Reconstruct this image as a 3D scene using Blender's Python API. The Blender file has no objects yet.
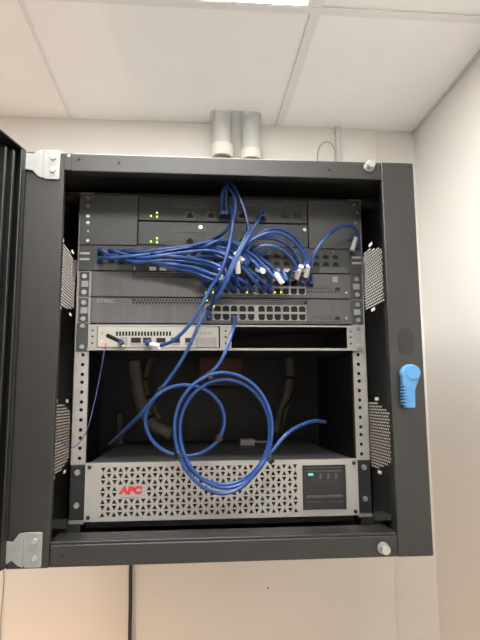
import bpy, bmesh, math, random
from mathutils import Vector
random.seed(7)
C = bpy.context.scene.collection
S = bpy.context.scene

# ------------------------------------------------------------------ camera
Z0 = 1.35                                   # height of the cabinet's underside above the floor
F, YAW, PIT, ROL = 557.2755, .0874, .1411, -.0067
CP = Vector((-.0533, -.8241, .2281))        # camera position relative to the cabinet's lower front edge
FW = Vector((math.sin(YAW)*math.cos(PIT), math.cos(YAW)*math.cos(PIT), math.sin(PIT)))
_r = Vector((math.cos(YAW), -math.sin(YAW), 0)); _u = _r.cross(FW)
RT = _r*math.cos(ROL)+_u*math.sin(ROL); UP = -_r*math.sin(ROL)+_u*math.cos(ROL)
cam = bpy.data.cameras.new('camera'); camo = bpy.data.objects.new('camera', cam); C.objects.link(camo)
cam.sensor_fit = 'VERTICAL'; cam.sensor_height = 24; cam.lens = F/640*24; cam.clip_start = .01
from mathutils import Matrix
m = Matrix((RT, UP, -FW)).transposed().to_4x4(); m.translation = CP+Vector((0, 0, Z0)); camo.matrix_world = m
S.camera = camo
def pix(px, py, Y=None, X=None, Z=None):    # a pixel's direction met with a plane of the cabinet's frame
    d = FW+RT*((px-240)/F)+UP*((320-py)/F)
    t = (Y-CP.y)/d.y if Y is not None else (X-CP.x)/d.x if X is not None else (Z-CP.z)/d.z
    return CP+d*t

# ------------------------------------------------------------------ world, light, exposure
w = bpy.data.worlds.new('world'); S.world = w; w.use_nodes = True
w.node_tree.nodes['Background'].inputs[0].default_value = (.9, .92, 1, 1)
w.node_tree.nodes['Background'].inputs[1].default_value = .0
def lamp(name, kind, loc, energy, col, size=.1, aim=None):
    l = bpy.data.lights.new(name, kind); l.energy = energy; l.color = col
    if kind == 'AREA': l.shape = 'DISK'; l.size = size
    else: l.shadow_soft_size = size
    o = bpy.data.objects.new(name, l); C.objects.link(o); o.location = Vector(loc)+Vector((0, 0, Z0))
    if aim: o.rotation_euler = (Vector(aim)-Vector(loc)).to_track_quat('-Z', 'Y').to_euler()
    return o
lamp('warm_lamp', 'POINT', (-.50, .40, -.72), 2.0, (1, .45, .16), .06)
PANEL = 9.0                                 # emission of the ceiling panels
S.view_settings.view_transform = 'Standard'; S.view_settings.look = 'None'; S.view_settings.gamma = 1
S.view_settings.exposure = 1.45

# ------------------------------------------------------------------ materials
def mat(name, col, rough=.6, metal=0, noise=0, nscale=40, bump=0, bscale=300, emit=None, estr=0, spec=.5, aniso=None):
    M = bpy.data.materials.new(name); M.use_nodes = True
    nt = M.node_tree; b = nt.nodes['Principled BSDF']
    b.inputs['Base Color'].default_value = (*col, 1); b.inputs['Roughness'].default_value = rough
    b.inputs['Metallic'].default_value = metal; b.inputs['Specular IOR Level'].default_value = spec
    tc = nt.nodes.new('ShaderNodeTexCoord')
    if noise:
        n = nt.nodes.new('ShaderNodeTexNoise'); n.inputs['Scale'].default_value = nscale; n.inputs['Detail'].default_value = 5
        r = nt.nodes.new('ShaderNodeValToRGB')
        r.color_ramp.elements[0].position = .3; r.color_ramp.elements[1].position = .7
        r.color_ramp.elements[0].color = (*[c*(1-noise) for c in col], 1)
        r.color_ramp.elements[1].color = (*[min(1, c*(1+noise)) for c in col], 1)
        if aniso:
            mp = nt.nodes.new('ShaderNodeMapping'); mp.inputs['Scale'].default_value = aniso
            nt.links.new(tc.outputs['Object'], mp.inputs[0]); nt.links.new(mp.outputs[0], n.inputs[0])
        else: nt.links.new(tc.outputs['Object'], n.inputs[0])
        nt.links.new(n.outputs[0], r.inputs[0]); nt.links.new(r.outputs[0], b.inputs['Base Color'])
    if bump:
        n = nt.nodes.new('ShaderNodeTexNoise'); n.inputs['Scale'].default_value = bscale
        nt.links.new(tc.outputs['Object'], n.inputs[0])
        bp = nt.nodes.new('ShaderNodeBump'); bp.inputs['Strength'].default_value = bump; bp.inputs['Distance'].default_value = .001
        nt.links.new(n.outputs[0], bp.inputs['Height']); nt.links.new(bp.outputs[0], b.inputs['Normal'])
    if emit:
        b.inputs['Emission Color'].default_value = (*emit, 1); b.inputs['Emission Strength'].default_value = estr
    return M
M = {}
M['wall'] = mat('wall_paint', (.76, .735, .695), .75, noise=.02, nscale=3, bump=.15, bscale=250)
M['board'] = mat('board_paint', (.76, .735, .69), .7, noise=.02, nscale=4, bump=.12, bscale=200)
M['tile'] = mat('ceiling_tile', (.93, .92, .905), .85, noise=.015, nscale=8, bump=.2, bscale=400)
M['bar'] = mat('ceiling_bar', (.8, .79, .77), .5)
M['trim'] = mat('edge_trim', (.62, .61, .59), .5)
M['floor'] = mat('floor_vinyl', (.66, .635, .60), .5, noise=.1, nscale=30)
M['diff'] = mat('light_diffuser', (.9, .9, .9), .6, emit=(1, .985, .95), estr=PANEL)
M['alu'] = mat('light_frame', (.8, .8, .8), .4)
M['cab'] = mat('black_powder_coat', (.010, .0097, .009), .39, spec=.8, noise=.12, nscale=30, bump=.15, bscale=900)
M['cabin'] = mat('black_sheet_inside', (.085, .085, .085), .55, noise=.15, nscale=14)
M['zinc'] = mat('zinc_plate', (.34, .35, .345), .45, .5, noise=.1, nscale=60)
M['rail'] = mat('galvanised_rail', (.44, .42, .40), .45, .5, noise=.1, nscale=50)
M['screw'] = mat('bright_screw', (.55, .55, .54), .3, .8)
M['dark'] = mat('dark_recess', (.008, .008, .008), .8)
M['black'] = mat('black_plastic', (.018, .018, .019), .45)
M['unit'] = mat('black_unit_paint', (.075, .077, .08), .45, noise=.08, nscale=40)
M['unit2'] = mat('dark_unit_face', (.055, .058, .06), .45, noise=.1, nscale=60)
M['switch'] = mat('grey_switch_paint', (.105, .105, .108), .45, .2, noise=.12, nscale=6, aniso=(14, 1, 1))
M['ports'] = mat('port_surround', (.30, .295, .28), .4, .5)
M['beige'] = mat('beige_router_paint', (.45, .43, .39), .5, noise=.03, nscale=30)
M['beige2'] = mat('grey_beige_blank', (.30, .295, .28), .5, noise=.04, nscale=30)
M['shelf'] = mat('shelf_metal', (.36, .35, .33), .45, .4, noise=.06, nscale=40)
M['silver'] = mat('silver_bezel', (.40, .385, .365), .42, .35, noise=.03, nscale=40)
M['red'] = mat('red_print', (.62, .035, .04), .5)
M['greyprint'] = mat('grey_print', (.16, .16, .155), .6)
M['paleprint'] = mat('pale_print', (.30, .30, .30), .6)
M['blue'] = mat('blue_cable_jacket', (.018, .062, .225), .32, noise=.08, nscale=30)
M['bluedk'] = mat('blue_boot', (.02, .05, .19), .45)
M['thin'] = mat('thin_violet_wire', (.07, .09, .24), .5)
M['white'] = mat('white_label', (.78, .78, .76), .5)
M['plug'] = mat('clear_plug', (.55, .56, .55), .3)
M['skyblue'] = mat('light_blue_plastic', (.10, .30, .58), .4, noise=.05, nscale=60)
M['hose'] = mat('grey_hose', (.23, .215, .19), .6, noise=.1, nscale=40)
M['yellow'] = mat('yellow_sleeve', (.20, .16, .07), .6)
M['carton'] = mat('brown_housing', (.17, .075, .055), .6, noise=.1, nscale=20)
M['pipe'] = mat('grey_pvc', (.60, .60, .585), .45, noise=.03, nscale=20)
M['ivory'] = mat('ivory_pvc', (.76, .74, .67), .4)
M['cord'] = mat('black_rubber', (.02, .018, .017), .55)
M['greycord'] = mat('grey_wire', (.3, .3, .29), .5)
M['plenum'] = mat('plenum_grey', (.22, .22, .22), .8)
M['glass'] = mat('smoked_acrylic', (.03, .03, .032), .12)
M['ledg'] = mat('green_led', (.3, .6, .05), .4, emit=(.62, 1, .05), estr=.9)
M['ledt'] = mat('teal_led', (.05, .5, .3), .4, emit=(.08, .8, .4), estr=.35)
M['ledr'] = mat('red_led', (.7, .1, .1), .4, emit=(1, .12, .14), estr=.7)
M['ledy'] = mat('yellow_led', (.8, .7, .1), .4, emit=(1, .85, .05), estr=.7)

# ------------------------------------------------------------------ mesh helpers
WORLD = {}
class MB:
    def __init__(s): s.v = []; s.f = []
    def add(s, vs, fs):
        k = len(s.v); s.v += [Vector(v) for v in vs]; s.f += [[i+k for i in f] for f in fs]; return s
    def box(s, x0, x1, y0, y1, z0, z1):
        return s.add([(x0,y0,z0),(x1,y0,z0),(x1,y1,z0),(x0,y1,z0),(x0,y0,z1),(x1,y0,z1),(x1,y1,z1),(x0,y1,z1)],
                     [(0,3,2,1),(4,5,6,7),(0,1,5,4),(1,2,6,5),(2,3,7,6),(3,0,4,7)])
    def cyl(s, p0, p1, r0, r1=None, n=10):
        p0 = Vector(p0); p1 = Vector(p1); r1 = r0 if r1 is None else r1
        d = (p1-p0).normalized(); a = d.orthogonal().normalized(); b = d.cross(a)
        vs = [p0+(a*math.cos(t)+b*math.sin(t))*r0 for t in [2*math.pi*i/n for i in range(n)]]
        vs += [p1+(a*math.cos(t)+b*math.sin(t))*r1 for t in [2*math.pi*i/n for i in range(n)]]
        return s.add(vs, [(i, (i+1) % n, n+(i+1) % n, n+i) for i in range(n)]+[tuple(range(n-1, -1, -1)), tuple(range(n, 2*n))])
    def pipe(s, p0, p1, ro, ri, n=16):      # open-ended tube with wall thickness
        p0 = Vector(p0); p1 = Vector(p1); d = (p1-p0).normalized(); a = d.orthogonal().normalized(); b = d.cross(a)
        vs = []
        for p, r in ((p0, ro), (p1, ro), (p1, ri), (p0, ri)):
            vs += [p+(a*math.cos(2*math.pi*i/n)+b*math.sin(2*math.pi*i/n))*r for i in range(n)]
        fs = []
        for k in range(4):
            q = (k+1) % 4
            fs += [(k*n+i, k*n+(i+1) % n, q*n+(i+1) % n, q*n+i) for i in range(n)]
        return s.add(vs, fs)
    def prism(s, poly, y0, y1):             # polygon in x,z pulled along y
        n = len(poly)
        vs = [(x, y0, z) for x, z in poly]+[(x, y1, z) for x, z in poly]
        return s.add(vs, [(i, (i+1) % n, n+(i+1) % n, n+i) for i in range(n)]+[tuple(range(n-1, -1, -1)), tuple(range(n, 2*n))])
    def zprism(s, poly, z0, z1):            # polygon in x,y pulled along z
        n = len(poly)
        vs = [(x, y, z0) for x, y in poly]+[(x, y, z1) for x, y in poly]
        return s.add(vs, [(i, (i+1) % n, n+(i+1) % n, n+i) for i in range(n)]+[tuple(range(n-1, -1, -1)), tuple(range(n, 2*n))])
    def tube(s, pts, r, n=8, step=.006):
        P = [Vector(p) for p in pts]; Q = []
        for i in range(len(P)-1):           # Catmull-Rom
            a = P[i-1] if i else P[0]*2-P[1]; b, c = P[i], P[i+1]; d = P[i+2] if i+2 < len(P) else P[-1]*2-P[-2]
            k = max(2, int((c-b).length/step))
            for j in range(k):
                t = j/k
                Q.append(.5*((2*b)+(c-a)*t+(2*a-5*b+4*c-d)*t*t+(3*b-a-3*c+d)*t**3))
        Q.append(P[-1])
        vs = []; fs = []; nrm = None
        for i, q in enumerate(Q):
            d = (Q[min(i+1, len(Q)-1)]-Q[max(i-1, 0)])
            d = d.normalized() if d.length > 1e-9 else Vector((0, 0, 1))
            nrm = d.orthogonal().normalized() if nrm is None else (nrm-d*nrm.dot(d)).normalized()
            b = d.cross(nrm)
            vs += [q+(nrm*math.cos(2*math.pi*k/n)+b*math.sin(2*math.pi*k/n))*r for k in range(n)]
        for i in range(len(Q)-1):
            fs += [(i*n+k, i*n+(k+1) % n, (i+1)*n+(k+1) % n, (i+1)*n+k) for k in range(n)]
        m_ = (len(Q)-1)*n
        fs += [tuple(range(n-1, -1, -1)), tuple(range(m_, m_+n))]
        s.path = Q
        return s.add(vs, fs)
    def cell(s, a0, a1, b0, b1, hole, depth, to3):
        # rectangle with a convex hole; to3(a, b, t) maps to 3D, t = depth behind the face
        ca = sum(p[0] for p in hole)/len(hole); cb = sum(p[1] for p in hole)/len(hole)
        angs = sorted({round(math.atan2(q[1]-cb, q[0]-ca), 6) for q in list(hole)+[(a0, b0), (a1, b0), (a1, b1), (a0, b1)]})
        O = []; I = []
        for t in angs:
            dx, dy = math.cos(t), math.sin(t); R = 1e9
            if abs(dx) > 1e-9: R = min(R, ((a1 if dx > 0 else a0)-ca)/dx)
            if abs(dy) > 1e-9: R = min(R, ((b1 if dy > 0 else b0)-cb)/dy)
            O.append((ca+dx*R, cb+dy*R)); h = 1e9
            for i in range(len(hole)):
                p, q = hole[i], hole[(i+1) % len(hole)]
                ex, ey = q[0]-p[0], q[1]-p[1]; den = dx*ey-dy*ex
                if abs(den) < 1e-12: continue
                tt = ((p[0]-ca)*ey-(p[1]-cb)*ex)/den; uu = ((p[0]-ca)*dy-(p[1]-cb)*dx)/den
                if tt > 0 and -1e-4 <= uu <= 1+1e-4: h = min(h, tt)
            I.append((ca+dx*h, cb+dy*h))
        n = len(angs)
        vs = [to3(*p, 0) for p in O]+[to3(*p, 0) for p in I]+[to3(*p, depth) for p in I]
        fs = []
        for i in range(n):
            j = (i+1) % n
            fs += [(i, j, n+j, n+i), (n+i, n+j, 2*n+j, 2*n+i)]
        return s.add(vs, fs)
    def quad(s, *p): return s.add(p, [(0, 1, 2, 3)])
def ngon(cx, cz, r, n=8, ph=0): return [(cx+r*math.cos(2*math.pi*i/n+ph), cz+r*math.sin(2*math.pi*i/n+ph)) for i in range(n)]

def finish(mb, name, material, origin, bevel=0, smooth=False, recalc=True):
    me = bpy.data.meshes.new(name); bm = bmesh.new()
    vs = [bm.verts.new(v-origin) for v in mb.v]
    for f in mb.f:
        try: bm.faces.new([vs[i] for i in f])
        except ValueError: pass
    if recalc: bmesh.ops.recalc_face_normals(bm, faces=bm.faces)
    if bevel:
        ed = [e for e in bm.edges if len(e.link_faces) == 2 and e.calc_face_angle(0) > .5]
        bmesh.ops.bevel(bm, geom=ed, offset=bevel, segments=2, affect='EDGES', profile=.5)
    bm.to_mesh(me); bm.free()
    if smooth:
        me.polygons.foreach_set('use_smooth', [True]*len(me.polygons))
        try: me.set_sharp_from_angle(angle=math.radians(45))
        except Exception: pass
    me.materials.append(M[material]); return me
def link(name, data, origin, parent=None):  # origin in the cabinet's frame
    o = bpy.data.objects.new(name, data); C.objects.link(o); WORLD[o] = Vector(origin)
    if parent: o.parent = parent; o.location = Vector(origin)-WORLD[parent]
    else: o.location = Vector(origin)+Vector((0, 0, Z0))
    return o
def build(mb, name, material, parent=None, bevel=0, smooth=False, recalc=True):
    xs = [v.x for v in mb.v]; ys = [v.y for v in mb.v]; zs = [v.z for v in mb.v]
    og = Vector(((min(xs)+max(xs))/2, (min(ys)+max(ys))/2, min(zs)))
    return link(name, finish(mb, name, material, og, bevel, smooth, recalc), og, parent)
def thing(name, label, cat, loc, group=None):
    o = link(name, None, loc); o.empty_display_size = .02; return tag(o, label, cat, group)
def tag(o, label, cat, group=None):
    o['label'] = label; o['category'] = cat
    if group: o['group'] = group
    return o
def struct(o): o['kind'] = 'structure'; return o
def bx(*a): return MB().box(*a)
def text(body, name, material, parent, x, z, y, height, bold=0, sx=1, shear=0):
    cu = bpy.data.curves.new(name, 'FONT'); cu.body = body; cu.size = height/.69; cu.offset = bold; cu.extrude = .00015; cu.shear = shear
    t = bpy.data.objects.new('t', cu); C.objects.link(t)
    dg = bpy.context.evaluated_depsgraph_get(); me = bpy.data.meshes.new_from_object(t.evaluated_get(dg)); bpy.data.objects.remove(t)
    for v in me.vertices: v.co = Vector((v.co.x*sx, -v.co.z, v.co.y))
    me.materials.clear(); me.materials.append(M[material]); me.name = name
    return link(name, me, (x, y, z), parent)

# shared small meshes
SCREW = finish(MB().cyl((0, 0, 0), (0, -.0025, 0), .0046, .0036, 10).box(-.0028, .0028, -.0027, -.0024, -.0005, .0005), 'screw', 'screw', Vector(), smooth=True)
SCREWB = finish(MB().cyl((0, 0, 0), (0, -.002, 0), .0033, .0028, 10), 'screw_dark', 'black', Vector(), smooth=True)
NUT = finish(bx(-.0055, .0055, -.002, 0, -.005, .005).cyl((0, -.002, 0), (0, -.0032, 0), .003, None, 8), 'cage_nut', 'zinc', Vector())
def screw(parent, x, y, z, me=None, name='screw'): return link(name, me or SCREW, (x, y, z), parent)

# ------------------------------------------------------------------ room
WY, XR, CZ = .717, .613, 1.0245             # back wall, right wall, ceiling in the cabinet's frame
BY = .705                                   # face of the board on the back wall
XL, YF = -1.7, -2.4
floor = struct(build(bx(XL, XR, YF, WY, -Z0-.05, -Z0), 'floor', 'floor'))
wb = struct(build(bx(XL-.1, XR+.1, WY, WY+.1, -Z0, CZ+.3), 'wall_back', 'wall'))
build(bx(XL, .491, BY, WY, -Z0, CZ), 'backboard', 'board', wb, bevel=.0015)
struct(build(bx(XR, XR+.1, YF, WY, -Z0, CZ+.3), 'wall_right', 'wall'))
struct(build(bx(XL-.1, XL, YF, WY, -Z0, CZ+.3), 'wall_left', 'wall'))
struct(build(bx(XL-.1, XR+.1, YF-.1, YF, -Z0, CZ+.3), 'wall_front', 'wall'))
ceil = struct(build(bx(XL-.1, XR+.1, YF-.1, WY+.1, CZ+.28, CZ+.33), 'ceiling', 'plenum'))
gx = [XL, -1.6, -1.0, -.4, .2, XR]; gy = [YF, -2.192, -1.592, -.992, -.392, .208, WY]
NX0, NX1, NY0 = -.006, .138, .626           # notch in the tile for the two conduits
PANELS = [(3, 4), (3, 2)]  # second one is unseen, added for fill and gloss on the cabinet front
for i in range(len(gx)-1):
    for j in range(len(gy)-1):
        if (i, j) in PANELS: continue
        a, b, c_, d = gx[i]+.004, gx[i+1]-.004, gy[j]+.004, gy[j+1]-.002
        if (i, j) == (3, 5):
            r = .014; mb = MB()
            mb.zprism([(a, c_), (b, c_), (b, d), (NX1, d), (NX1, NY0+r), (NX1-r*.3, NY0+r*.3), (NX1-r, NY0), (NX0+r, NY0), (NX0+r*.3, NY0+r*.3), (NX0, NY0+r), (NX0, d), (a, d)], CZ, CZ+.014)
            build(mb, 'ceiling_tile', 'tile', ceil)
        else: build(bx(a, b, c_, d, CZ, CZ+.014), 'ceiling_tile', 'tile', ceil, bevel=.0015)
for x in gx[1:-1]:
    wd = .011 if x != -.4 else .004
    build(bx(x-wd, x+wd, YF, WY-.001, CZ-.0035, CZ-.0005), 'ceiling_bar', 'bar', ceil, bevel=.0008)
for y in gy[1:-1]: build(bx(XL, XR, y-.011, y+.011, CZ-.0045, CZ-.001), 'ceiling_bar', 'bar', ceil, bevel=.0008)
t1 = struct(build(bx(XR-.007, XR-.0005, YF, WY, CZ-.006, CZ-.0005), 'trim_1', 'trim'))
for (i, j), lab in zip(PANELS, ('square lit panel in the ceiling above the rack cabinet', 'unseen square fill panel added in the ceiling behind the viewer')):
    a, b, c_, d = gx[i]+.011, gx[i+1]-.011, gy[j]+.008, gy[j+1]-.003
    t = thing('ceiling_light', lab, 'ceiling light', ((a+b)/2, (c_+d)/2, CZ-.004))
    fr = MB()
    for q in ((a, b, c_, c_+.012), (a, b, d-.012, d), (a, a+.012, c_+.012, d-.012), (b-.012, b, c_+.012, d-.012)): fr.box(*q, CZ-.004, CZ+.012)
    build(fr, 'frame', 'alu', t)
    build(bx(a+.012, b-.012, c_+.012, d-.012, CZ-.002, CZ+.004), 'diffuser', 'diff', t)

# conduits in the ceiling notch, small trunking, loop of wire
for px, (yt, yb, yc), lab in ((222, (112, 141, 153), 'grey plastic conduit above the cabinet with its coupling mouth showing'),
                        (251, (112, 147, 156), 'grey plastic conduit above the cabinet beside the thin trunking')):
    Y = .672; p = pix(px, 150, Y=Y); zc = pix(px, yc, Y=Y-.03).z; zb = pix(px, yb, Y=Y-.03).z
    t = thing('conduit', lab, 'conduit', (p.x, Y, zc))
    build(MB().pipe((p.x, Y, zb-.01), (p.x, Y, CZ+.2), .0262, .024, 24), 'pipe', 'pipe', t, smooth=True)
    build(MB().pipe((p.x, Y, zc), (p.x, Y, zb), .0312, .0262, 24), 'coupling', 'ivory', t, smooth=True)
    build(MB().pipe((p.x, Y, zb+.035), (p.x, Y, zb+.04), .0270, .0262, 24), 'joint_ring', 'pipe', t, smooth=True)
p = pix(338.5, 140, Y=BY-.012)
t = thing('wall_trunking', 'thin grey trunking strip on the wall above the cabinet', 'trunking', (p.x, BY, .62))
build(bx(p.x-.007, p.x+.007, BY-.014, BY, .55, CZ-.004), 'channel', 'pipe', t, bevel=.002)
build(bx(p.x-.009, p.x+.006, BY-.018, BY-.0005, CZ-.02, CZ-.004), 'end_clip', 'trim', t, bevel=.001)
pts = [pix(x, y, Y=BY-.03) for x, y in ((317, 175), (317.5, 156), (319.5, 147), (324, 142.5), (330, 142.5), (334, 148), (335, 156), (335, 175))]
tag(build(MB().tube(pts, .0016, 6), 'wire_loop', 'greycord', smooth=True), 'thin grey wire looping up beside the trunking above the cabinet', 'wire')
q = pix(268, 588, Y=BY)
build(MB().cyl((q.x, BY+.001, q.z), (q.x, BY-.002, q.z), .0028, .002, 8), 'nail_head', 'black', wb)
# cords on the wall below
pts = [Vector((-.2075, .62, .012)), Vector((-.2075, .66, -.03)), Vector((-.206, .690, -.1))]+[pix(x, y, Y=.697) for x, y in ((130.5, 585), (130.3, 610), (129.8, 640), (129.5, 720), (131, 800))]
tag(build(MB().tube(pts, .0046, 8), 'power_cable', 'cord', smooth=True), 'thick black power cord hanging down the wall below the cabinet', 'cord')
pts = [pix(x, y, Y=.70) for x, y in ((3, 560), (4, 580), (2.5, 600), (1.0, 620), (.8, 640), (1, 700))]
tag(build(MB().tube(pts, .0014, 6), 'wall_wire', 'greycord', smooth=True), 'thin grey wire running down the wall below the lower hinge', 'wire')

# ------------------------------------------------------------------ rack cabinet
H, DP, D = .6022, .700, .1043               # cabinet height, depth, depth of the rack face
BH, TH, PW = .0342, .0294, .0535
cab = thing('rack_cabinet', 'black wall mounted network rack cabinet with its door swung open', 'cabinet', (0, .35, 0))
build(bx(-.3050, -.3+PW, 0, .012, 0, H), 'frame_post', 'cab', cab, bevel=.002)
build(bx(.3-PW, .3, 0, .012, 0, H), 'frame_post', 'cab', cab, bevel=.002)
build(bx(-.3+PW, .3-PW, .0008, .020, H-TH, H-.0005), 'frame_rail', 'cab', cab, bevel=.0015)
build(bx(-.3+PW, .3-PW, .0008, .020, .0005, BH-.004), 'frame_rail', 'cab', cab, bevel=.0015)
build(bx(-.3+PW, .3-PW, .0025, .055, BH-.004, BH), 'sill_flange', 'cab', cab, bevel=.001)
build(bx(-.3, .3, .012, DP, H-.003, H), 'top_panel', 'cab', cab)
build(bx(-.3, .3, .012, DP, 0, .003), 'bottom_panel', 'cab', cab)
build(bx(-.297, .297, DP-.003, DP, .003, H-.003), 'back_panel', 'cabin', cab)
SX = .294; VY0, VY1 = .132, .340
VZ = ((.402, .520), (.098, .222))
for s in (-1, 1):
    X = s*SX; mb = MB(); y0, y1, z0, z1 = .012, DP-.003, .003, H-.003
    def pb(a, b, c_, d): mb.box(X-.0006, X+.0006, a, b, c_, d)
    pb(y0, VY0, z0, z1); pb(VY1, y1, z0, z1)
    E = .010
    pb(VY0, VY1, z0, VZ[1][0]-E); pb(VY0, VY1, VZ[1][1]+E, VZ[0][0]-E); pb(VY0, VY1, VZ[0][1]+E, z1)
    pan = build(mb, 'side_panel', 'cabin', cab)
    to3 = lambda a, b, t: (X-s*.0006+s*t, a, b)
    for (za, zb) in VZ:
        g = MB(); PZ, PY = .0056, .0092; nz = int((zb-za)/PZ); ny = int((VY1-VY0)/PY)
        for j in range(nz):
            z = za+j*PZ; zt = z+PZ if j < nz-1 else zb; off = (j % 2)*PY/2
            ys = [VY0]+[VY0+off+k*PY for k in range(0 if off else 1, ny+1) if VY0+off+k*PY < VY1-.001]+[VY1]
            for k in range(len(ys)-1):
                a, b = ys[k], ys[k+1]; yc = (a+b)/2
                fy = (yc-VY0)/(VY1-VY0); fz = (z+PZ/2-za)/(zb-za)
                ins = b-a > PY*.8 and .06 < fy < .94 and (1-fz if za > .3 else min(fz, 1-fz)) > max(0, .42-fy)*.40 and min(fz, 1-fz) > max(0, fy-.62)*.40
                if ins: g.cell(a, b, z, zt, [(yc+.0035*math.cos(t_), (z+zt)/2+.0020*math.sin(t_)) for t_ in [math.pi/3*q_ for q_ in range(6)]], .0003, to3)
                else: g.quad(to3(a, z, 0), to3(b, z, 0), to3(b, zt, 0), to3(a, zt, 0))
        for (sa, sb, sign) in ((za-E, za, -1), (zb, zb+E, 1)):     # strips with the oblong slots
            ysl = (.200, .235, .305)
            segs = [(VY0, .19, None), (.19, .222, .206), (.222, .28, None), (.28, .312, .296), (.312, VY1, None)]
            for a, b, c_ in segs:
                if c_ is None: g.quad(to3(a, sa, 0), to3(b, sa, 0), to3(b, sb, 0), to3(a, sb, 0))
                else:
                    zc = (sa+sb)/2
                    g.cell(a, b, sa, sb, [(c_-.011, zc-.003), (c_+.011, zc-.003), (c_+.011, zc+.003), (c_-.011, zc+.003)], .0003, to3)
        build(g, 'vent_grille', 'cabin', pan, recalc=False)
    # holding bracket of the panel
    build(bx(min(X, X-s*.006), max(X, X-s*.006), .118, .122, .43, .47), 'panel_tab', 'cab', cab)
# mounting rails with round holes
for s in (-1, 1):
    mb = MB(); RZ0, RZ1 = .035, .578; y = D
    xa, xb = sorted((s*.2455, s*.2205)); xc = s*.2300
    U = .04445; ztop = .5746; holes = []
    for n in range(12):
        for o in (.00635, .02223, .0381): holes.append(ztop-n*U-o)
    holes = sorted(holes); to3 = lambda a, b, t: (a, y+t, b)
    edges = [RZ0]+[(holes[i]+holes[i+1])/2 for i in range(35)]+[RZ1]
    for i, h in enumerate(holes):
        mb.cell(xa, xb, edges[i], edges[i+1], ngon(xc, h, .0031, 8, math.pi/8), .002, to3)
    ra = build(mb, 'mounting_rail', 'rail', cab, recalc=False)
    build(bx(*sorted((s*.2455, s*.2435)), D, D+.045, RZ0, RZ1), 'rail_flange', 'rail', ra)
    build(bx(*sorted((s*.2440, s*.2210)), D+.012, D+.013, RZ0, RZ1), 'rail_backing', 'dark', ra)
    build(bx(*sorted((s*.2475, s*.225)), D-.001, D+.05, .022, .036), 'rail_foot', 'black', ra)
    build(bx(*sorted((s*.258, s*.2455)), D+.030, D+.033, .437, .468), 'rail_bracket', 'rail', ra)
for z in (.028, H-.006): build(bx(-.292, .292, .150, .185, z-.008, z), 'cross_brace', 'cabin', cab)
# hinges
for (ax, az), (x1, z1), zm in (((28, 152), (60, 150), None), ((5, 538), (42, 532), None)):
    up = az < 300
    zt, zb = (.6035, .5575) if up else (.0485, .0025)
    e = 0 if up else -.003
    hp = MB().prism([(-.2775+e, zt), (-.2545+e, zt), (-.2530+e, zt-.0015), (-.2530+e, zb+.0015), (-.2545+e, zb), (-.2745+e, zb), (-.2775+e, zb+.003)], -.0035, -.0004)
    hin = build(hp, 'hinge', 'zinc', cab, bevel=.0006)
    dz = zt-.006 if up else zt-.010
    arm = MB().prism([(-.3035+e, dz), (-.292+e, dz-.0015), (-.284+e, zt-.001), (-.2775+e, zt), (-.2775+e, zb+.001), (-.284+e, zb+.003), (-.292+e, zb+.0125 if up else zb+.010), (-.3035+e, zb+.014 if up else zb+.003)], -.0050, -.0022)
    build(arm, 'hinge_arm', 'zinc', hin, bevel=.0005)
    for z in (zt-.012, zb+.014 if up else zb+.012): screw(hin, -.2630+e, -.0034, z)
# small fixings on the frame
for px, py, me in ((69, 155.5, SCREW), (410, 166.5, None), (79, 158.5, None), (119, 162, None), (330, 169, None), (409, 196, None), (425, 513, None), (427, 549, None), (394, 549.5, None), (377, 166, None), (107, 553, None), (62, 556, None)):
    q = pix(px, py, Y=-.0005)
    if me: o = screw(cab, q.x, .0002, q.z)
    else: o = link('frame_screw', SCREWB, (q.x, .0004, q.z), cab)
    o.scale = (.7,)*3
q = pix(66, 161, Y=0); build(bx(-.2465, -.2365, -.0012, .0006, H-TH+.001, H-.002), 'corner_plate', 'cab', cab)
for px, py in ((370, 165.5), (384.5, 549)):
    q = pix(px, py, Y=-.006)
    b = build(MB().cyl((q.x, .001, q.z), (q.x, -.013, q.z), .0055, .0052, 14).cyl((q.x, -.013, q.z), (q.x, -.0145, q.z), .0068, .0060, 14), 'keeper_stud', 'screw', cab, smooth=True)
    build(MB().cyl((q.x, .0008, q.z), (q.x, -.002, q.z), .0085, None, 14), 'washer', 'zinc', b, smooth=True)
# oval latch slot in the right post
q = pix(406, 341, Y=0)
ov = [(q.x+.0118*math.cos(t), q.z+(.0085 if math.sin(t) > 0 else -.0085)+.0118*math.sin(t)) for t in [2*math.pi*(i+.5)/20 for i in range(20)]]
build(MB().prism(ov, -.0008, .0006), 'latch_slot', 'black', cab)
# door, standing open past the frame
hx, hy = -.3022, -.0055; A = math.radians(104)
dd = Vector((math.cos(A), -math.sin(A), 0)); nn = Vector((math.sin(A), math.cos(A), 0))   # along the door, towards its inside
nn = Vector((-dd.y, dd.x, 0)); nn = nn if nn.x > 0 else -nn
def dbox(mb, t0, t1, n0, n1, z0, z1):
    P = [Vector((hx, hy, 0))+dd*t+nn*n for t, n in ((t0, n0), (t1, n0), (t1, n1), (t0, n1))]
    return mb.zprism([(p.x, p.y) for p in P], z0, z1)
DZ0, DZ1, DW = .003, H-.001, .592
door = build(dbox(MB(), .0, .075, -.024, -.020, DZ0, DZ1), 'door', 'cab', cab, bevel=.001)
def dpart(name, material, *a, bevel=.001): return build(dbox(MB(), *a), name, material, door, bevel=bevel)
dpart('door_stile', 'cab', DW-.075, DW, -.024, -.020, DZ0, DZ1)
dpart('door_rail', 'cab', .075, DW-.075, -.024, -.020, DZ1-.06, DZ1)
dpart('door_rail', 'cab', .075, DW-.075, -.024, -.020, DZ0, DZ0+.06)
dpart('door_edge', 'cab', .0, .003, -.020, .0, DZ0, DZ1)
dpart('door_edge', 'cab', DW-.003, DW, -.020, .0, DZ0, DZ1)
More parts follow.
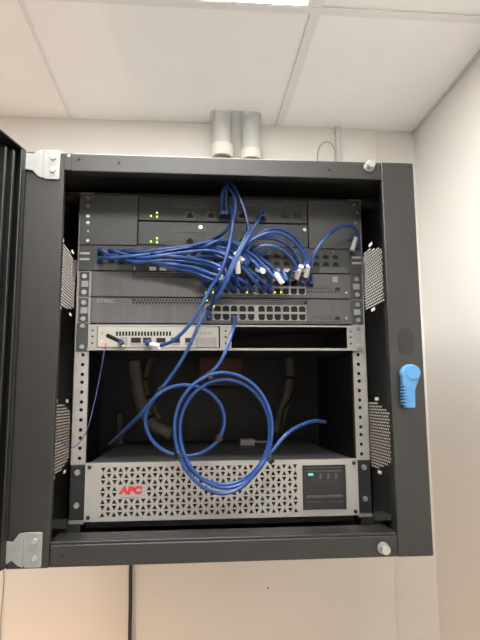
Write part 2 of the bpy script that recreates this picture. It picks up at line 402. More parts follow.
dpart('door_edge', 'cab', .003, DW-.003, -.020, .0, DZ1-.003, DZ1)
dpart('door_edge', 'cab', .003, DW-.003, -.020, .0, DZ0, DZ0+.003)
dpart('door_lip', 'cab', .003, .012, -.003, .0, DZ0+.003, DZ1-.003)
dpart('stiffener', 'cab', .022, .027, -.020, -.004, DZ0+.012, DZ1-.012)
dpart('stiffener', 'cab', .036, .041, -.020, -.008, DZ0+.012, DZ1-.012)
dpart('gasket', 'black', .014, .019, -.020, -.010, DZ0+.006, DZ1-.006)
dpart('stiffener', 'cab', .068, .090, -.020, -.012, DZ0+.02, DZ1-.02)
dpart('window_pane', 'glass', .07, DW-.07, -.0195, -.0165, DZ0+.05, DZ1-.05, bevel=0)

# ------------------------------------------------------------------ rack equipment
def uz(n): return ztop-n*U                  # top of rack unit n (0 = topmost)
EX = .2413
# U0-U1: black tray holding two half-width appliances
fy = D-.004
tr = thing('rack_tray', 'black two-unit tray with plain side panels at the top of the rack', 'rack tray', (0, D, uz(2)))
build(bx(-EX, -.1455, fy, D-.0005, uz(2)+.0006, uz(0)-.0006), 'side_blank', 'unit', tr, bevel=.0008)
build(bx(.1485, EX, fy, D-.0005, uz(2)+.0006, uz(0)-.0006), 'side_blank', 'unit', tr, bevel=.0008)
build(bx(-.2150, .2150, D, D+.30, uz(2)+.0006, uz(2)+.002), 'floor_plate', 'unit', tr)
for i, py in enumerate((198, 206, 216.5, 223, 231, 241)):
    q = pix(88, py, Y=fy); o = screw(tr, q.x, fy, q.z); o.scale = (.75, 1, .75) if i != 4 else (.4, .6, .4)
for px, py in ((354, 205), (355.5, 223), (357, 213)):
    q = pix(px, py, Y=fy); o = screw(tr, q.x, fy, q.z); o.scale = (.7, 1, .6)
RJ = MB()
def rj_opening(w=.0115, h=.010):            # outline of a socket with its latch step
    return [(-w/2, -h/2), (w/2, -h/2), (w/2, h*.22), (w*.25, h*.22), (w*.25, h/2), (-w*.25, h/2), (-w*.25, h*.22), (-w/2, h*.22)]
SOCK = finish(MB().prism(rj_opening(), -.0004, .0002), 'socket_hole', 'dark', Vector())
SOCKF = finish(bx(-.0085, .0085, -.0008, 0, -.0078, .0072), 'socket_frame', 'ports', Vector())
SOCKD = finish(bx(-.0082, .0082, -.0008, 0, -.0075, .0072), 'socket_frame', 'unit2', Vector())
SOCKM = finish(bx(-.0074, .0074, -.0008, 0, -.0068, .0066), 'socket_frame', 'greyprint', Vector())
def socket(parent, x, y, z, sx=1, sz=1, frame=True):
    o = link('socket', (SOCKF if frame is True else frame) if frame else SOCK, (x, y, z), parent); o.scale = (sx, 1, sz)
    if frame:
        h = link('socket_hole', SOCK, (x, y-.0008, z), o); h.location = (0, -.0008, 0)
    return o
LED = {k: finish(bx(-.0013, .0013, -.001, 0, -.0013, .0013), 'led', k, Vector()) for k in ('ledg', 'ledt', 'ledr', 'ledy')}
def led(parent, px, py, Y, k='ledg', sx=1, sz=1):
    q = pix(px, py, Y=Y); o = link('led', LED[k], (q.x, Y, q.z), parent); o.scale = (sx, 1, sz); return o
for n, lab in ((0, 'upper black firewall appliance in the top tray'), (1, 'lower black firewall appliance in the top tray behind blue cables')):
    zt, zb = uz(n)-.0012, uz(n+1)+(.0008 if n == 0 else .0025); y = D-.003
    t = thing('firewall', lab, 'network appliance', (0, D, zb))
    build(bx(-.1445, .1475, y, D+.26, zb, zt), 'body', 'unit2', t, bevel=.001)
    for (a, b, c_, d) in ((.030, .105, .62, .78),):
        build(bx(a, b, y-.0012, y, zb+(zt-zb)*c_, zb+(zt-zb)*d), 'label_strip', 'unit', t)
    build(bx(-.088, -.028, y-.001, y, zb+(zt-zb)*.55, zb+(zt-zb)*.82), 'label_strip', 'unit', t)
    yy = 216 if n == 0 else 241.5
    led(t, 151, yy, y); led(t, 157, yy-3.2, y); led(t, 157, yy+.8, y)
    for px, hole in ((190, 1), (211, 1), (226, 1), (242, 1), (285, 0), (297, 0)):
        q = pix(px, yy-.5, Y=y)
        if hole: socket(t, q.x, y, q.z, 1.0, .95, SOCKM)
        else: build(bx(q.x-.007, q.x+.007, y-.001, y, q.z-.005, q.z+.004), 'port_cover', 'black', t)
    q0 = pix(166, yy+1, Y=y); build(bx(q0.x, q0.x+.030, y-.0009, y, q0.z-.006, q0.z+.002), 'vent_strip', 'black', t)
    for k in range(6): build(bx(q0.x+.002+k*.0048, q0.x+.0045+k*.0048, y-.0016, y-.0009, q0.z-.005, q0.z+.001), 'vent_rib', 'unit', t)
    if n == 1:
        for px, py in ((200.5, 227.5), (304.5, 230)):
            q = pix(px, py, Y=y); o = screw(t, q.x, y, q.z); o.scale = (.85, 1, .85)

# U2: patch panel
zt, zb = uz(2)-.0006, uz(3)+.0008; y = D-.004
pp = thing('patch_bay', 'black patch bay behind the bunched blue cables', 'patch bay', (0, D, zb))
build(bx(-EX, EX, y, D-.0005, zb, zt), 'front_plate', 'unit2', pp, bevel=.0008)
build(bx(-.215, .215, D, D+.09, zb+.002, zt-.002), 'body', 'black', pp)
PORTX = [-.205+.0172*k+(.004 if k >= 12 else 0) for k in range(24)]
PZ_ = (zt+zb)/2-.001
for x in PORTX:
    for dz in (.0085, -.0045): socket(pp, x, y, PZ_+dz, .9, .75, SOCKD)
LBL = finish(bx(-.0056, .0056, -.0008, 0, -.003, .003), 'port_label', 'white', Vector())
for k, x in enumerate(PORTX):
    if k in (3, 5, 6, 12, 14, 16, 17, 18, 19, 20): link('port_label', LBL, (x, y, zb+.0042), pp)
DOT = finish(MB().cyl((0, 0, 0), (0, -.0007, 0), .0012, None, 6), 'port_number', 'paleprint', Vector())
for k in range(12): link('port_number', DOT, (-.210+k*.0365, y, zt-.005), pp)
build(bx(-.215, -.150, y-.0025, y, zb+.0005, zb+.010), 'label_holder', 'switch', pp)
build(bx(.165, .215, y-.0025, y, zb+.0005, zb+.010), 'label_holder', 'switch', pp)
for s in (-1, 1):
    for dz in (.008, .018): build(bx(*sorted((s*.2400, s*.2235)), y-.001, y, zt-.006-dz-.002, zt-.006-dz+.0015), 'ear_slot', 'rail', pp)

# U3, U4: grey switches
def hexstrip(parent, x0, x1, z0, z1, y):
    mb = MB(); P = .0052; n = int((x1-x0)/P); to3 = lambda a, b, t: (a, y+t, b)
    rows = 2; hz = (z1-z0)/rows
    for r in range(rows):
        for k in range(n):
            a = x0+k*P+(P/2 if r else 0)
            mb.cell(a, a+P, z0+r*hz, z0+(r+1)*hz, ngon(a+P/2, z0+(r+.5)*hz, min(P, hz)*.42, 6), .001, to3)
    o = build(mb, 'vent_strip', 'switch', parent, recalc=False)
    build(bx(x0, x1+P/2, y+.0011, y+.0016, z0, z1), 'vent_backing', 'dark', o)
PCOL = [209, 217.5, 226, 234, 242.5, 251, 261.5, 269.5, 277.5, 286, 294, 302]
SW = []
for n, lab in ((3, 'grey network switch with white-tagged blue cables plugged in'), (4, 'grey network switch with a double row of mostly empty ports')):
    zt, zb = uz(n)-.0008, uz(n+1)+.001; y = D-.006
    t = thing('network_switch', lab, 'switch', (0, D, zb)); SW.append(t)
    build(bx(-.2190, .2190, y, D+.24, zb, zt), 'body', 'switch', t, bevel=.0008)
    for s in (-1, 1):
        ear = build(bx(*sorted((s*.2195, s*EX)), D-.0024, D-.0004, zb, zt), 'ear', 'shelf' if s < 0 else 'unit', t, bevel=.0005)
        build(bx(*sorted((s*.2232, s*.2392)), D-.0030, D-.0024, zb+.001, zt-.001), 'ear_pad', 'unit2', ear)
        for k, dz in enumerate((.0085, .0215, .0355)):
            if k == 1: link('cage_nut', NUT, (s*.2298, D-.003, zt-dz), ear)
            else: screw(ear, s*.2310, D-.003, zt-dz)
    pz = pix(255, 305, Y=y).z-pix(255, 313, Y=y).z
    hexstrip(t, -.152, -.032, zt-.0100, zt-.0015, y-.0018)
    hexstrip(t, -.030, .140, zt-.0085, zt-.0015, y-.0018)
    if n == 4: text('XTREC', 'maker_name', 'paleprint', t, -.2095, zt-.0085, y-.0004, .0058, .0001, 1.1)
    # port block: surround with openings
    cx = [pix(p, 312, Y=y).x for p in PCOL]
    zc = pix(255, 313, Y=y).z-(0 if n == 4 else -(U)); w_ = .0137
    z0, z1 = zc-.0135, zc+.0130
    mb = MB(); to3 = lambda a, b, t_: (a, y-.003+t_, b)
    for c0 in cx:
        for (za, zb_, up) in ((z0, zc-.0008, -1), (zc+.0008, z1, 1)):
            zm = (za+zb_)/2; h = (zb_-za)*.42; hw = .0057
            hole = [(c0-hw, zm-up*h), (c0+hw, zm-up*h), (c0+hw, zm+up*h*.4), (c0+hw*.55, zm+up*h), (c0-hw*.55, zm+up*h), (c0-hw, zm+up*h*.4)]
            mb.cell(c0-w_/2, c0+w_/2, za, zb_, hole, .006, to3)
    mb.box(cx[0]-w_/2, cx[-1]+w_/2, y-.0034, y-.0002, zc-.0008, zc+.0008)
    mb.box(cx[5]+w_/2-.0002, cx[6]-w_/2+.0002, y-.0034, y-.0002, z0, z1)
    pb_ = build(mb, 'port_block', 'ports', t, recalc=False)
    build(bx(cx[0]-w_/2, cx[-1]+w_/2, y-.0006, y-.0003, z0, z1), 'port_backing', 'dark', pb_)
    # right end: console and uplinks
    for k in range(11):
        q = pix(308+k*3, 322 if n == 4 else 292, Y=y); build(bx(q.x-.0012, q.x+.0012, y-.0008, y, q.z-.001, q.z+.001), 'vent_rib', 'dark', t)
    q = pix(335, 279.5 if n == 3 else 305, Y=y)
    build(bx(q.x-.0045, q.x+.0045, y-.0008, y, q.z-.005, q.z+.005), 'badge', 'paleprint' if n == 3 else 'switch', t)
    q = pix(325, 287 if n == 3 else 317, Y=y)
    build(bx(q.x-.022, q.x+.012, y-.0012, y, q.z-.003, q.z+.003), 'uplink_cage', 'unit', t)
    q = pix(337.5, 318 if n == 4 else 289, Y=y); socket(t, q.x, y, q.z, .75, .6, False)
    q = pix(346, 318.5 if n == 4 else 293, Y=y); screw(t, q.x, y, q.z).scale = (.55, 1, .55)
    for px in ((206, 213, 247, 254, 275, 281) if n == 3 else (207, 214)):
        led(t, px, 292.3 if n == 3 else 306.5, y-.0032, 'ledg', .8, .8)
    if n == 4: led(t, 207, 318, y-.0032, 'ledg', .8, .8)
    else: led(t, 207, 300.5, y-.0032, 'ledg', .7, .7)

# U5: frame shelf with the beige router
zt, zb = uz(5)-.001, uz(6)+.001; y = D-.004
sh = thing('rack_shelf', 'grey metal rack frame with an open black bay beside the router', 'rack shelf', (0, D, zb))
lx0 = -.2225
sf = MB()
sf.box(lx0, .2225, y, D-.0006, zt-.0028, zt); sf.box(lx0, .2225, y-.003, D-.0006, zb-.0005, zb+.0032)
build(sf, 'shelf_frame', 'shelf', sh)
build(bx(-.2185, .2185, D-.0005, D+.18, zb+.0012, zb+.0032), 'shelf_plate', 'black', sh)
rx1 = pix(219, 340, Y=y).x; bxl, bxr = pix(220, 340, Y=y).x, pix(231.5, 340, Y=y).x
for a, b in ((lx0, -.2075), (bxl, bxr), (.2105, .2225)):
    br = build(bx(a, b, y, D-.0006, zb+.0034, zt-.003), 'bracket', 'shelf', sh, bevel=.0005)
    for dz in (.010, .020, .031): link('bracket_hole', SCREWB, ((a+b)/2, y+.0008, zt-dz), br).scale = (.55, 1, .55)
for s in (-1, 1):
    ear = build(bx(*sorted((s*.2230, s*EX)), D-.0026, D-.0004, zb-.002, zt+.002), 'ear', 'unit2' if s < 0 else 'shelf', sh, bevel=.0005)
    for dz in (.004, .038): screw(ear, s*.2315, D-.0026, zt-dz+.001)
build(bx(bxr+.002, .209, D+.12, D+.122, zb+.004, zt-.003), 'bay_back', 'dark', sh)
rt = thing('router', 'beige network router with red lights on the grey rack frame', 'router', (-.1, D, zb+.0034))
y = D-.006
build(bx(-.2068, rx1-.0005, y, D+.17, zb+.0040, zt-.0035), 'body', 'beige', rt, bevel=.0012)
for k in range(18):
    px = 117+k*3.12; q0 = pix(px, 333.7, Y=y)
    build(bx(q0.x-.0016, q0.x+.0016, y-.0004, y+.001, q0.z-.0036, q0.z+.0036), 'vent_slot', 'dark', rt)
for px, w_, h_ in ((136, .0155, .012), (147, .0125, .012), (161, .0145, .011), (175.5, .014, .012), (189, .012, .011)):
    q0 = pix(px, 341, Y=y)
    f_ = build(bx(q0.x-w_/2-.0012, q0.x+w_/2+.0012, y-.001, y, q0.z-h_/2-.0012, q0.z+h_/2), 'port_frame', 'ports', rt)
    build(bx(q0.x-w_/2, q0.x+w_/2, y-.0014, y-.0009, q0.z-h_/2+.003, q0.z+h_/2-.0008), 'port_hole', 'dark', f_)
q0 = pix(195.5, 337.5, Y=y); q1 = pix(218, 348, Y=y)
build(bx(q0.x, q1.x-.002, y-.0016, y, q1.z+.001, q0.z), 'blank_module', 'beige2', rt, bevel=.0006)
q0 = pix(197, 331.5, Y=y)
for k in range(6): build(bx(q0.x+k*.0045, q0.x+.0025+k*.0045, y-.0005, y, q0.z-.006, q0.z), 'vent_slot', 'beige2', rt)
q0 = pix(124, 341, Y=y); pf = build(bx(q0.x-.007, q0.x+.006, y-.001, y, q0.z-.007, q0.z+.006), 'port_frame', 'ports', rt)
for px in (101.7, 104.6, 107.4): led(rt, px, 345.2, y, 'ledr', .9, .9)
led(rt, 101.5, 341.4, y, 'ledy', .7, .6); led(rt, 123.3, 345.4, y-.001, 'ledy', 1, 1)
q0 = pix(102.5, 333, Y=y)
build(bx(q0.x-.003, q0.x+.003, y-.0004, y, q0.z-.0008, q0.z+.0004), 'print', 'greyprint', rt)
build(MB().prism([(q0.x-.001, q0.z+.0015), (q0.x+.001, q0.z+.0015), (q0.x, q0.z+.0032)], y-.0004, y), 'print', 'greyprint', rt)

# U10-U11: UPS
zt, zb = uz(10), uz(12)+.0006; y = D-.016
ups = thing('ups_unit', 'silver-fronted backup battery unit with a triangle-perforated grille', 'battery backup', (0, D, zb))
build(bx(-.2150, .2150, D, D+.44, zb+.001, zt-.001), 'body', 'unit2', ups, bevel=.001)
BX = .2175; TX0 = pix(103.3, 469, Y=y).x; PXC = .00895; NC = 35; PRZ = (zt-zb-.011)/8
gx0 = TX0-PXC/2; gx1 = gx0+NC*PXC; gz1 = zt-.0055; gz0 = zb+.0055
wx0, wx1 = pix(302.5, 488, Y=y).x, pix(346, 488, Y=y).x; wz0, wz1 = zb+.0095, zt-.0085
mb = MB(); to3 = lambda a, b, t_: (a, y+t_, b)
lq = pix(132, 489, Y=y); lc = int(round((lq.x-gx0)/PXC-.5))
LOGO = {(c_, r) for c_ in range(lc-2, lc+3) for r in (3, 4)}
for c_ in range(NC):
    for r in range(8):
        a, b = gx0+c_*PXC, gx0+(c_+1)*PXC; z_1 = gz1-r*PRZ; z_0 = z_1-PRZ; xc, zc = (a+b)/2, (z_0+z_1)/2
        if (c_, r) in LOGO: mb.quad((a, y, z_0), (b, y, z_0), (b, y, z_1), (a, y, z_1)); continue
        s = 1 if (c_+r) % 2 == 0 else -1; hw, hh = .0038, .0036
        mb.cell(a, b, z_0, z_1, [(xc-hw, zc+s*hh), (xc, zc-s*hh), (xc+hw, zc+s*hh)] if s < 0 else [(xc-hw, zc+hh), (xc, zc-hh), (xc+hw, zc+hh)], .003, to3)
def fr(a, b, c_, d): mb.quad((a, y, c_), (b, y, c_), (b, y, d), (a, y, d))
fr(-BX, gx0, zb, zt); fr(gx0, gx1, gz1, zt); fr(gx0, gx1, zb, gz0)
fr(gx1, wx0, zb, zt); fr(wx1, BX, zb, zt); fr(wx0, wx1, wz1, zt); fr(wx0, wx1, zb, wz0)
for q_ in (((-BX, zb), (-BX, zt)), ((-BX, zt), (BX, zt)), ((BX, zt), (BX, zb)), ((BX, zb), (-BX, zb)),
           ((wx0, wz0), (wx0, wz1)), ((wx0, wz1), (wx1, wz1)), ((wx1, wz1), (wx1, wz0)), ((wx1, wz0), (wx0, wz0))):
    (a, c_), (b, d) = q_; mb.quad((a, y, c_), (b, y, d), (b, y+.012, d), (a, y+.012, c_))
bez = build(mb, 'bezel', 'silver', ups, recalc=False)
build(bx(gx0-.002, gx1+.002, y+.0045, y+.0055, gz0-.002, gz1+.002), 'grille_backing', 'dark', bez)
text('APC', 'maker_logo', 'red', bez, pix(120, 493, Y=y).x, pix(120, 493.6, Y=y).z, y-.0004, .0100, .0011, 1.20, .10)
text('by Schneider Electric', 'maker_line', 'greyprint', bez, pix(120, 498, Y=y).x, pix(120, 498.6, Y=y).z, y-.0003, .0024, 0, 1.0)
for sx_ in (-1, 1):
    for z in (zt-.0062, zb+.0062): link('corner_screw', SCREWB, (sx_*(BX-.0062), y, z), bez)
dp = build(bx(wx0, wx1, y+.003, y+.010, wz0, wz1), 'display_panel', 'black', ups)
wq = lambda fx, fz: (wx0+(wx1-wx0)*fx, wz0+(wz1-wz0)*fz)
def dbar(fx0, fx1, fz0, fz1, material, name, dep=.001):
    a, c_ = wq(fx0, fz0); b, d = wq(fx1, fz1); return build(bx(a, b, y+.003-dep, y+.003, c_, d), name, material, dp)
dbar(.08, .92, .84, .88, 'unit2', 'display_rib'); dbar(.08, .92, .92, .95, 'unit2', 'display_rib')
dbar(.15, .26, .765, .81, 'ledt', 'power_lamp')
for fx in (.40, .58, .76):
    a, c_ = wq(fx, .68); d = wq(fx, .80)[1]; build(MB().prism([(a, c_), (a+.003, c_), (a+.005, d), (a+.001, d)], y+.0022, y+.003), 'status_icon', 'unit', dp)
dbar(.10, .93, .27, .32, 'unit', 'button_bar', .002); dbar(.10, .45, .165, .18, 'unit2', 'display_rib'); dbar(.58, .95, .165, .18, 'unit2', 'display_rib')
dbar(.05, .95, .35, .64, 'black', 'screen', .0006)
fm = MB()
for a, b, c_, d in ((wx0-.0015, wx1+.0015, wz0-.0015, wz0), (wx0-.0015, wx1+.0015, wz1, wz1+.0015), (wx0-.0015, wx0, wz0, wz1), (wx1, wx1+.0015, wz0, wz1)): fm.box(a, b, y-.001, y+.002, c_, d)
build(fm, 'window_rim', 'silver', dp)
for s in (-1, 1):
    ear = build(bx(*sorted((s*.2178, s*.2430)), D-.0035, D-.0004, zb+.001, zt-.003), 'ear', 'black', ups, bevel=.0015)
    for z in (zt-.0155, zb+.0225): screw(ear, s*.2318, D-.0035, z).scale = (1.1, 1, 1.1)

# ------------------------------------------------------------------ inside the cabinet, behind the rack face
YB = .46
def hose(name, lab, cat, pts, r, material, ties=()):
    P = [pix(x, yy, Y=Y_) for x, yy, Y_ in pts]
    t = thing(name, lab, cat, P[-1]); mb = MB().tube(P, r, 10)
    build(mb, 'tube', material, t, smooth=True)
    for k in ties:
        i = int(k*(len(mb.path)-2)); a, b = mb.path[i], mb.path[i+1]; d = (b-a).normalized()
        build(MB().cyl(a-d*.003, a+d*.003, r*1.12, None, 10), 'cable_tie', 'black', t, smooth=True)
    return t
hose('flexible_hose', 'thick grey hose bending down inside the cabinet behind the small coil', 'hose', [(131, 300, .50), (133, 345, .50), (135, 372, .50), (139, 395, .49), (146, 415, .47), (157, 427, .46), (172, 434, .45)], .0145, 'hose', (.40, .84))
hose('sleeved_cable', 'yellow sleeved cable with black ties inside the cabinet by the grey hose', 'cable', [(158, 345, .52), (150, 362, .52), (146, 380, .50), (148, 395, .49), (154, 410, .48), (160, 420, .47)], .006, 'yellow', (.5, .75))
hose('flexible_hose', 'long grey hose hanging inside the cabinet at the right of the large coil', 'hose', [(286, 300, .50), (288, 345, .50), (290, 370, .50), (288, 392, .49), (283, 410, .48), (277, 432, .47)], .0105, 'hose', (.62,))
hose('thin_lead', 'thin black lead dangling inside the cabinet beside the long grey hose', 'cable', [(296, 385, .47), (293, 395, .47), (284, 410, .46), (281, 425, .45), (279, 445, .44)], .0028, 'cord')
q = pix(222, 360, Y=.56); q1 = pix(243, 386, Y=.56); q0 = pix(200, 330, Y=.56)
bxo = thing('module_box', 'reddish brown box fixed on the inside back of the cabinet', 'box', (q.x, .6, q1.z))
build(bx(q0.x, q1.x, .56, DP-.0035, q1.z, q0.z), 'case', 'carton', bxo, bevel=.003)
build(bx(q0.x+.01, q1.x-.01, .556, .56, q1.z+.012, q1.z+.016), 'seam', 'black', bxo)
q = pix(249, 433, Y=.40); UT = uz(10)-.001
t = thing('power_plug', 'pale grey plug lying on top of the battery unit', 'plug', (q.x, .42, UT))
build(bx(q.x-.02, q.x+.012, .39, .42, UT, UT+.014), 'plug_body', 'hose', t, bevel=.003)
build(MB().tube([(q.x+.012, .405, UT+.008), (q.x+.03, .41, UT+.006), (q.x+.05, .44, UT+.004), (q.x+.06, .5, UT+.004)], .003, 8), 'lead', 'hose', t, smooth=True)
q = pix(121, 422, Y=.5)
t = thing('stub_bracket', 'small grey upright bracket inside the cabinet left of the grey hose', 'bracket', (q.x, .5, UT))
build(bx(q.x-.009, q.x+.006, .49, .51, UT, q.z+.02), 'upright', 'unit', t, bevel=.003)
build(bx(q.x-.012, q.x+.010, .485, .515, UT, UT+.003), 'foot', 'unit', t)

# ------------------------------------------------------------------ blue patch cables
CR = .0029
def cable(lab, pts, plug0=None, plug1=None, group='blue patch cables', tags=(), ties=(), r=CR, material='blue', name='patch_cable', n=8):
    """pts: (px, py, Y). plug0/plug1: direction of the plug at either end."""
    P = [pix(*p[:2], Y=p[2]) if not isinstance(p, Vector) else p for p in pts]
    t = thing(name, lab, 'cable', P[0], group); mb = MB().tube(P, r, n)
    build(mb, 'jacket', material, t, smooth=True)
    for p, pl in ((P[0], plug0), (P[-1], plug1)):
        if pl is None: continue
        kind, d = pl; d = Vector(d).normalized()
        build(MB().cyl(p-d*.008, p+d*.004, r*1.15, .0052, 8), 'boot', 'white' if kind == 'w' else 'bluedk', t, smooth=True)
        a = p+d*.003; e = Vector((1, 0, 0)) if abs(d.x) < .8 else Vector((0, 0, 1)); f_ = d.cross(e).normalized(); e = f_.cross(d).normalized()
        vs = [a+e*x*.0055+f_*z*.004+d*l for l in (0, .010) for x, z in ((-1, -1), (1, -1), (1, 1), (-1, 1))]
        build(MB().add(vs, [(0, 1, 2, 3), (7, 6, 5, 4), (0, 4, 5, 1), (1, 5, 6, 2), (2, 6, 7, 3), (3, 7, 4, 0)]), 'plug', 'plug' if kind != 'b' else 'bluedk', t)
    for k in tags:
        i = max(0, min(len(mb.path)-2, int(k*(len(mb.path)-1)))); a = mb.path[i]; d = (mb.path[i+1]-a).normalized()
        build(MB().cyl(a-d*.0105, a+d*.0105, r*1.55, None, 8), 'white_tag', 'white', t, smooth=True)
    for k in ties:
        i = max(0, min(len(mb.path)-2, int(k*(len(mb.path)-1)))); a = mb.path[i]; d = (mb.path[i+1]-a).normalized()
        build(MB().cyl(a-d*.004, a+d*.004, r*1.9, None, 8), 'tie_wrap', 'black', t, smooth=True)
    return t
IN = (0, 1, 0); yp = D-.004
def pp_start(k, row=0):
    z = PZ_+(.0085 if row == 0 else -.0045); return [Vector((PORTX[k], yp-.012, z)), Vector((PORTX[k]+.004, yp-.030, z-.002))]
def sw_end(col, row, n=3):                  # plug seat in the upper switch
    zc = pix(255, 313, Y=D-.006).z+U*(4-n); return Vector((cx[col], D-.018, zc+(.0065 if row == 0 else -.0065)))
L1 = 'blue cable running sideways in the bunch from patch bay to switch'
random.seed(11)
left = [  # patch port, crossing points (px, py), switch column and row
    (0, [(118, 258), (160, 262), (205, 271)], 0, 0), (1, [(130, 256), (170, 264), (210, 275)], 0, 1),
    (2, [(140, 252), (180, 247), (210, 247), (230, 258)], 1, 0), (3, [(150, 261), (190, 267), (218, 276)], 2, 0),
    (4, [(160, 255), (195, 259), (222, 268)], 2, 1), (5, [(165, 250), (200, 251), (228, 261)], 3, 0),
    (6, [(176, 250), (206, 248), (232, 258)], 7, 1), (7, [(188, 247), (212, 243), (230, 246), (248, 262)], 4, 0),
    (8, [(196, 245), (218, 241), (240, 250), (260, 269)], 6, 0), (9, [(206, 246), (222, 240), (238, 245), (256, 258), (272, 275)], 7, 0),
    (10, [(214, 251), (228, 246), (243, 252), (262, 267), (280, 281)], 8, 0), (11, [(222, 250), (234, 242), (247, 247), (268, 264), (287, 281)], 9, 0),
    (100, [(112, 258), (150, 254), (195, 247), (226, 249), (246, 264)], 5, 0), (102, [(135, 262), (170, 260), (205, 265), (222, 275)], 1, 1),
    (103, [(145, 258), (180, 253), (212, 251), (236, 263)], 4, 1), (105, [(165, 263), (195, 264), (224, 272)], 5, 1),
    (107, [(185, 259), (210, 256), (238, 265)], 6, 1), (104, [(155, 264), (188, 271), (216, 281)], 3, 1)]
for i, (k, mid, col, row) in enumerate(left):
    kk = k % 100; yv = .066-.004*(i % 5)
    st = pp_start(kk, k//100)
    e = sw_end(col, row); a = e+Vector((-.012, -.026, .014 if row == 0 else .006))
    m_ = [(x, y_, yv-(.012 if j == len(mid)-1 else 0)) for j, (x, y_) in enumerate(mid)]
    tg_ = (col, row) in ((2, 0), (4, 1), (5, 0), (6, 0), (8, 0))
    cable('blue cable of the sideways bunch with a white tag by the switch' if tg_ else 'blue cable sloping across the switch ports from the sideways bunch' if 7 <= i < 12 else L1, st+m_+[a, e], ('b', IN), ('b', IN), 'blue cables bunched across the patch bay', tags=(.81,) if tg_ else ())
L2 = 'blue cable arching high over the patch bay and down to the switch'
for k, mid, col in ((13, [(246, 252), (253, 240), (266, 230), (281, 229), (297, 239), (307, 256)], 11), (12, [(240, 250), (252, 240), (268, 233), (284, 235), (299, 247), (306, 262)], 10),
                    (14, [(240, 252), (248, 242), (262, 238), (279, 240), (293, 250), (301, 266)], 10), (15, [(255, 252), (262, 246), (276, 247), (288, 255), (297, 268)], 9)):
    e = sw_end(col, 0 if col != 10 else k % 2); yv = .05+.003*(k % 3)
    cable(L2, pp_start(k)[:1]+[(x, y_, yv-.01*math.sin(j)) for j, (x, y_) in enumerate(mid)]+[e+Vector((.003, -.024, .014)), e], ('b', IN), ('b', IN), 'blue cables arching to the right ports', tags=(.91,) if col != 9 else ())
cable('blue cable arching alone up to the right end of the top tray', [(311, 283, .09), (310, 270, .06), (313, 257, .05), (321, 243, .05), (334, 230, .055), (347, 225.5, .06), (355, 229, .07), (358, 236, .083), (357.5, 246, .095)], ('b', IN), None, 'blue cables in the rack', ())
# its hanging white tag near the rail
q = pix(354, 244, Y=.085)
tg = MB().cyl(q+Vector((-.004, 0, -.012)), q+Vector((.004, 0, .012)), .0045, .0038, 8)
tag(build(tg, 'cable_tag', 'plug', smooth=True), 'grey paper tag wrapped on the cable next to the right rail', 'tag')
# cables to the firewalls
yf_ = D-.016
cable('blue cable looping above the firewalls with the highest bend', pp_start(16)[:1]+[(257, 255, .07), (250, 245, .056), (248.5, 230, .055), (245.5, 214, .055), (240, 199, .055), (234, 187, .056), (229.5, 182.5, .062), (226.5, 185, .072), (226, 195, .082), (226, 214, yf_)], ('b', IN), ('b', IN), 'blue cables to the firewalls')
cable('blue cable looping from the upper firewall to the lower firewall', [(222, 214, yf_), (221.5, 200, .075), (223, 190, .062), (228, 188, .052), (234, 196, .046), (235.5, 209, .044), (230, 225, .048), (221, 235, .060), (212, 240.5, yf_)], ('b', IN), ('b', IN), 'blue cables to the firewalls')
cable('blue cable from the upper firewall down to the beige router', [(230.5, 215, yf_), (230, 206.5, .066), (232.5, 216, .05), (232.5, 228, .04), (228, 250, .035), (221, 272, .035), (210, 289, .04), (202, 305, .04), (190, 324, .04), (174, 340, .045), (160, 345.5, .055), (152, 345, .066), (148, 342, .08)], ('b', IN), ('b', IN), 'blue cables to the firewalls', tags=(.955,))
cable('blue cable from the upper firewall down to the lower switch', [(263, 216, yf_), (262, 210, .070), (259, 219, .05), (250, 234, .04), (240, 252, .032), (230, 274, .03), (222, 290, .036), (214, 302, .05), (209.5, 308, .085)], ('b', IN), ('b', IN), 'blue cables to the firewalls')
cable('blue cable dropping in front of the upper switch with a light tag', [(250, 228, .06), (246, 236, .05), (236, 256, .036), (226, 278, .034), (218, 290, .05), (214, 297, .085)], ('b', IN), ('b', IN), 'blue cables to the firewalls')
# small coil
pts = [(209, 317, .09), (206, 312, .068), (200, 322, .058), (192, 340, .055), (183, 358, .055), (170, 378, .058), (156, 396, .060)]
cx1, cy1 = 185, 420.5
# travel runs down the left side first
arc = [(cx1+39.5*math.cos(math.radians(a)), cy1-35.5*math.sin(math.radians(a)), .060-.016*(a-165)/330) for a in range(165, 496, 15)]
pts = pts[:7]+arc+[(150, 403, .046), (139, 416, .06), (125, 430, .11), (110, 444, .19)]
cable('blue cable wound in the small coil hanging in front of the dark gap', pts, ('b', IN), None, 'blue cables coiled in the open gap', ties=(.24, .5))
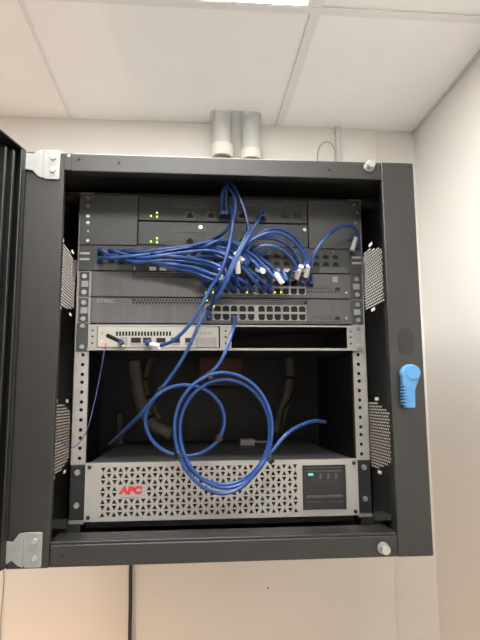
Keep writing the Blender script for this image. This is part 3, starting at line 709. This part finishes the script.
# large coil
pts = [(234, 318, .088), (234, 325, .062), (231, 336, .045), (226, 350, .034), (219, 364, .03)]
N = 0
for a in range(110, 110+360*2+216, 15):
    k = (a-110)/360; t_ = math.radians(a); rx = 51-6.5*(1-math.cos(math.pi*k))/2; ry = 56.5-7*(1-math.cos(math.pi*k))/2
    sag = 4.5*k*max(0, -math.sin(t_))
    pts.append((225+rx*math.cos(t_)-1.5*k*(math.cos(t_) > 0), 429-ry*math.sin(t_)+sag, .030-.005*k+.003*math.sin(a*.05)))
pts += [(281, 440, .028), (292, 430, .040), (305, 423.5, .060), (316, 421, .085), (325, 422, .12)]
cable('blue cable wound in the large coil hanging in front of the battery unit', pts, ('b', IN), None, 'blue cables coiled in the open gap')
for (px, py), (tx, ty), lab in (((210, 377), (-.8, -.5), 'black tie wrap at the top of the large blue coil'), ((180, 455), (.25, -1), 'black tie wrap where the two blue coils cross'), ((269, 458.5), (.75, .6), 'black tie wrap by the tail of the large blue coil')):
    a = pix(px, py, Y=.0275); d = Vector((tx, 0, ty)).normalized()
    mb = MB().pipe(a-d*.004, a+d*.004, .0088, .0072, 12)
    mb.box(a.x-.003, a.x+.003, a.y-.0125, a.y-.008, a.z-.003, a.z+.003)
    tag(build(mb, 'tie_wrap', 'black'), lab, 'cable tie')
# console lead and thin wire at the router
cable('short black console lead plugged into the beige router', [(107.5, 335.5, .060), (111, 337, .066), (116, 339.5, .074), (121, 342, .084)], None, ('k', IN), 'leads at the router', r=.0034, material='cord', name='console_lead')
cable('thin violet wire trailing from the beige router down past the left rail', [(106, 343, .0975), (105, 348, .09), (103, 358, .085), (99.5, 378, .085), (95, 400, .085), (89, 424, .085), (83, 438, .09), (76, 446, .094), (70, 447, .098), (62, 442, .13), (57, 440, .17)], None, None, 'leads at the router', r=.0007, material='thin', name='thin_wire', n=6)

# ------------------------------------------------------------------ light blue key on the right post
q = pix(408, 374, Y=0)
ky = thing('blue_key', 'light blue plastic key with a round head on the right frame post', 'key', (q.x, -.006, pix(407, 408, Y=0).z))
hz = q.z; bzm = pix(407, 408, Y=-.004).z
out = [(q.x+.0142*math.cos(t), hz+.0142*math.sin(t)) for t in [math.radians(a) for a in range(-25, 206, 15)]]
xb = pix(407, 400, Y=0).x
out += [(xb-.0085, hz-.024), (xb-.0080, bzm), (xb+.0080, bzm), (xb+.0090, hz-.024)]
build(MB().prism(out, -.013, -.0004), 'handle', 'skyblue', ky, bevel=.002)
rim = [(q.x+.0030+.0110*math.cos(t), hz+.0015+.0110*math.sin(t)) for t in [2*math.pi*i/24 for i in range(24)]]
build(MB().prism(rim, -.0150, -.0128), 'head_disc', 'skyblue', ky, bevel=.0008)
for k in range(7): build(bx(xb-.0112, xb-.0035, -.0150, -.003, hz-.0185-k*.0046, hz-.0165-k*.0046), 'grip_ridge', 'skyblue', ky)
build(bx(q.x-.001, q.x+.007, -.0153, -.0149, hz+.004, hz+.0046), 'moulded_mark', 'skyblue', ky)
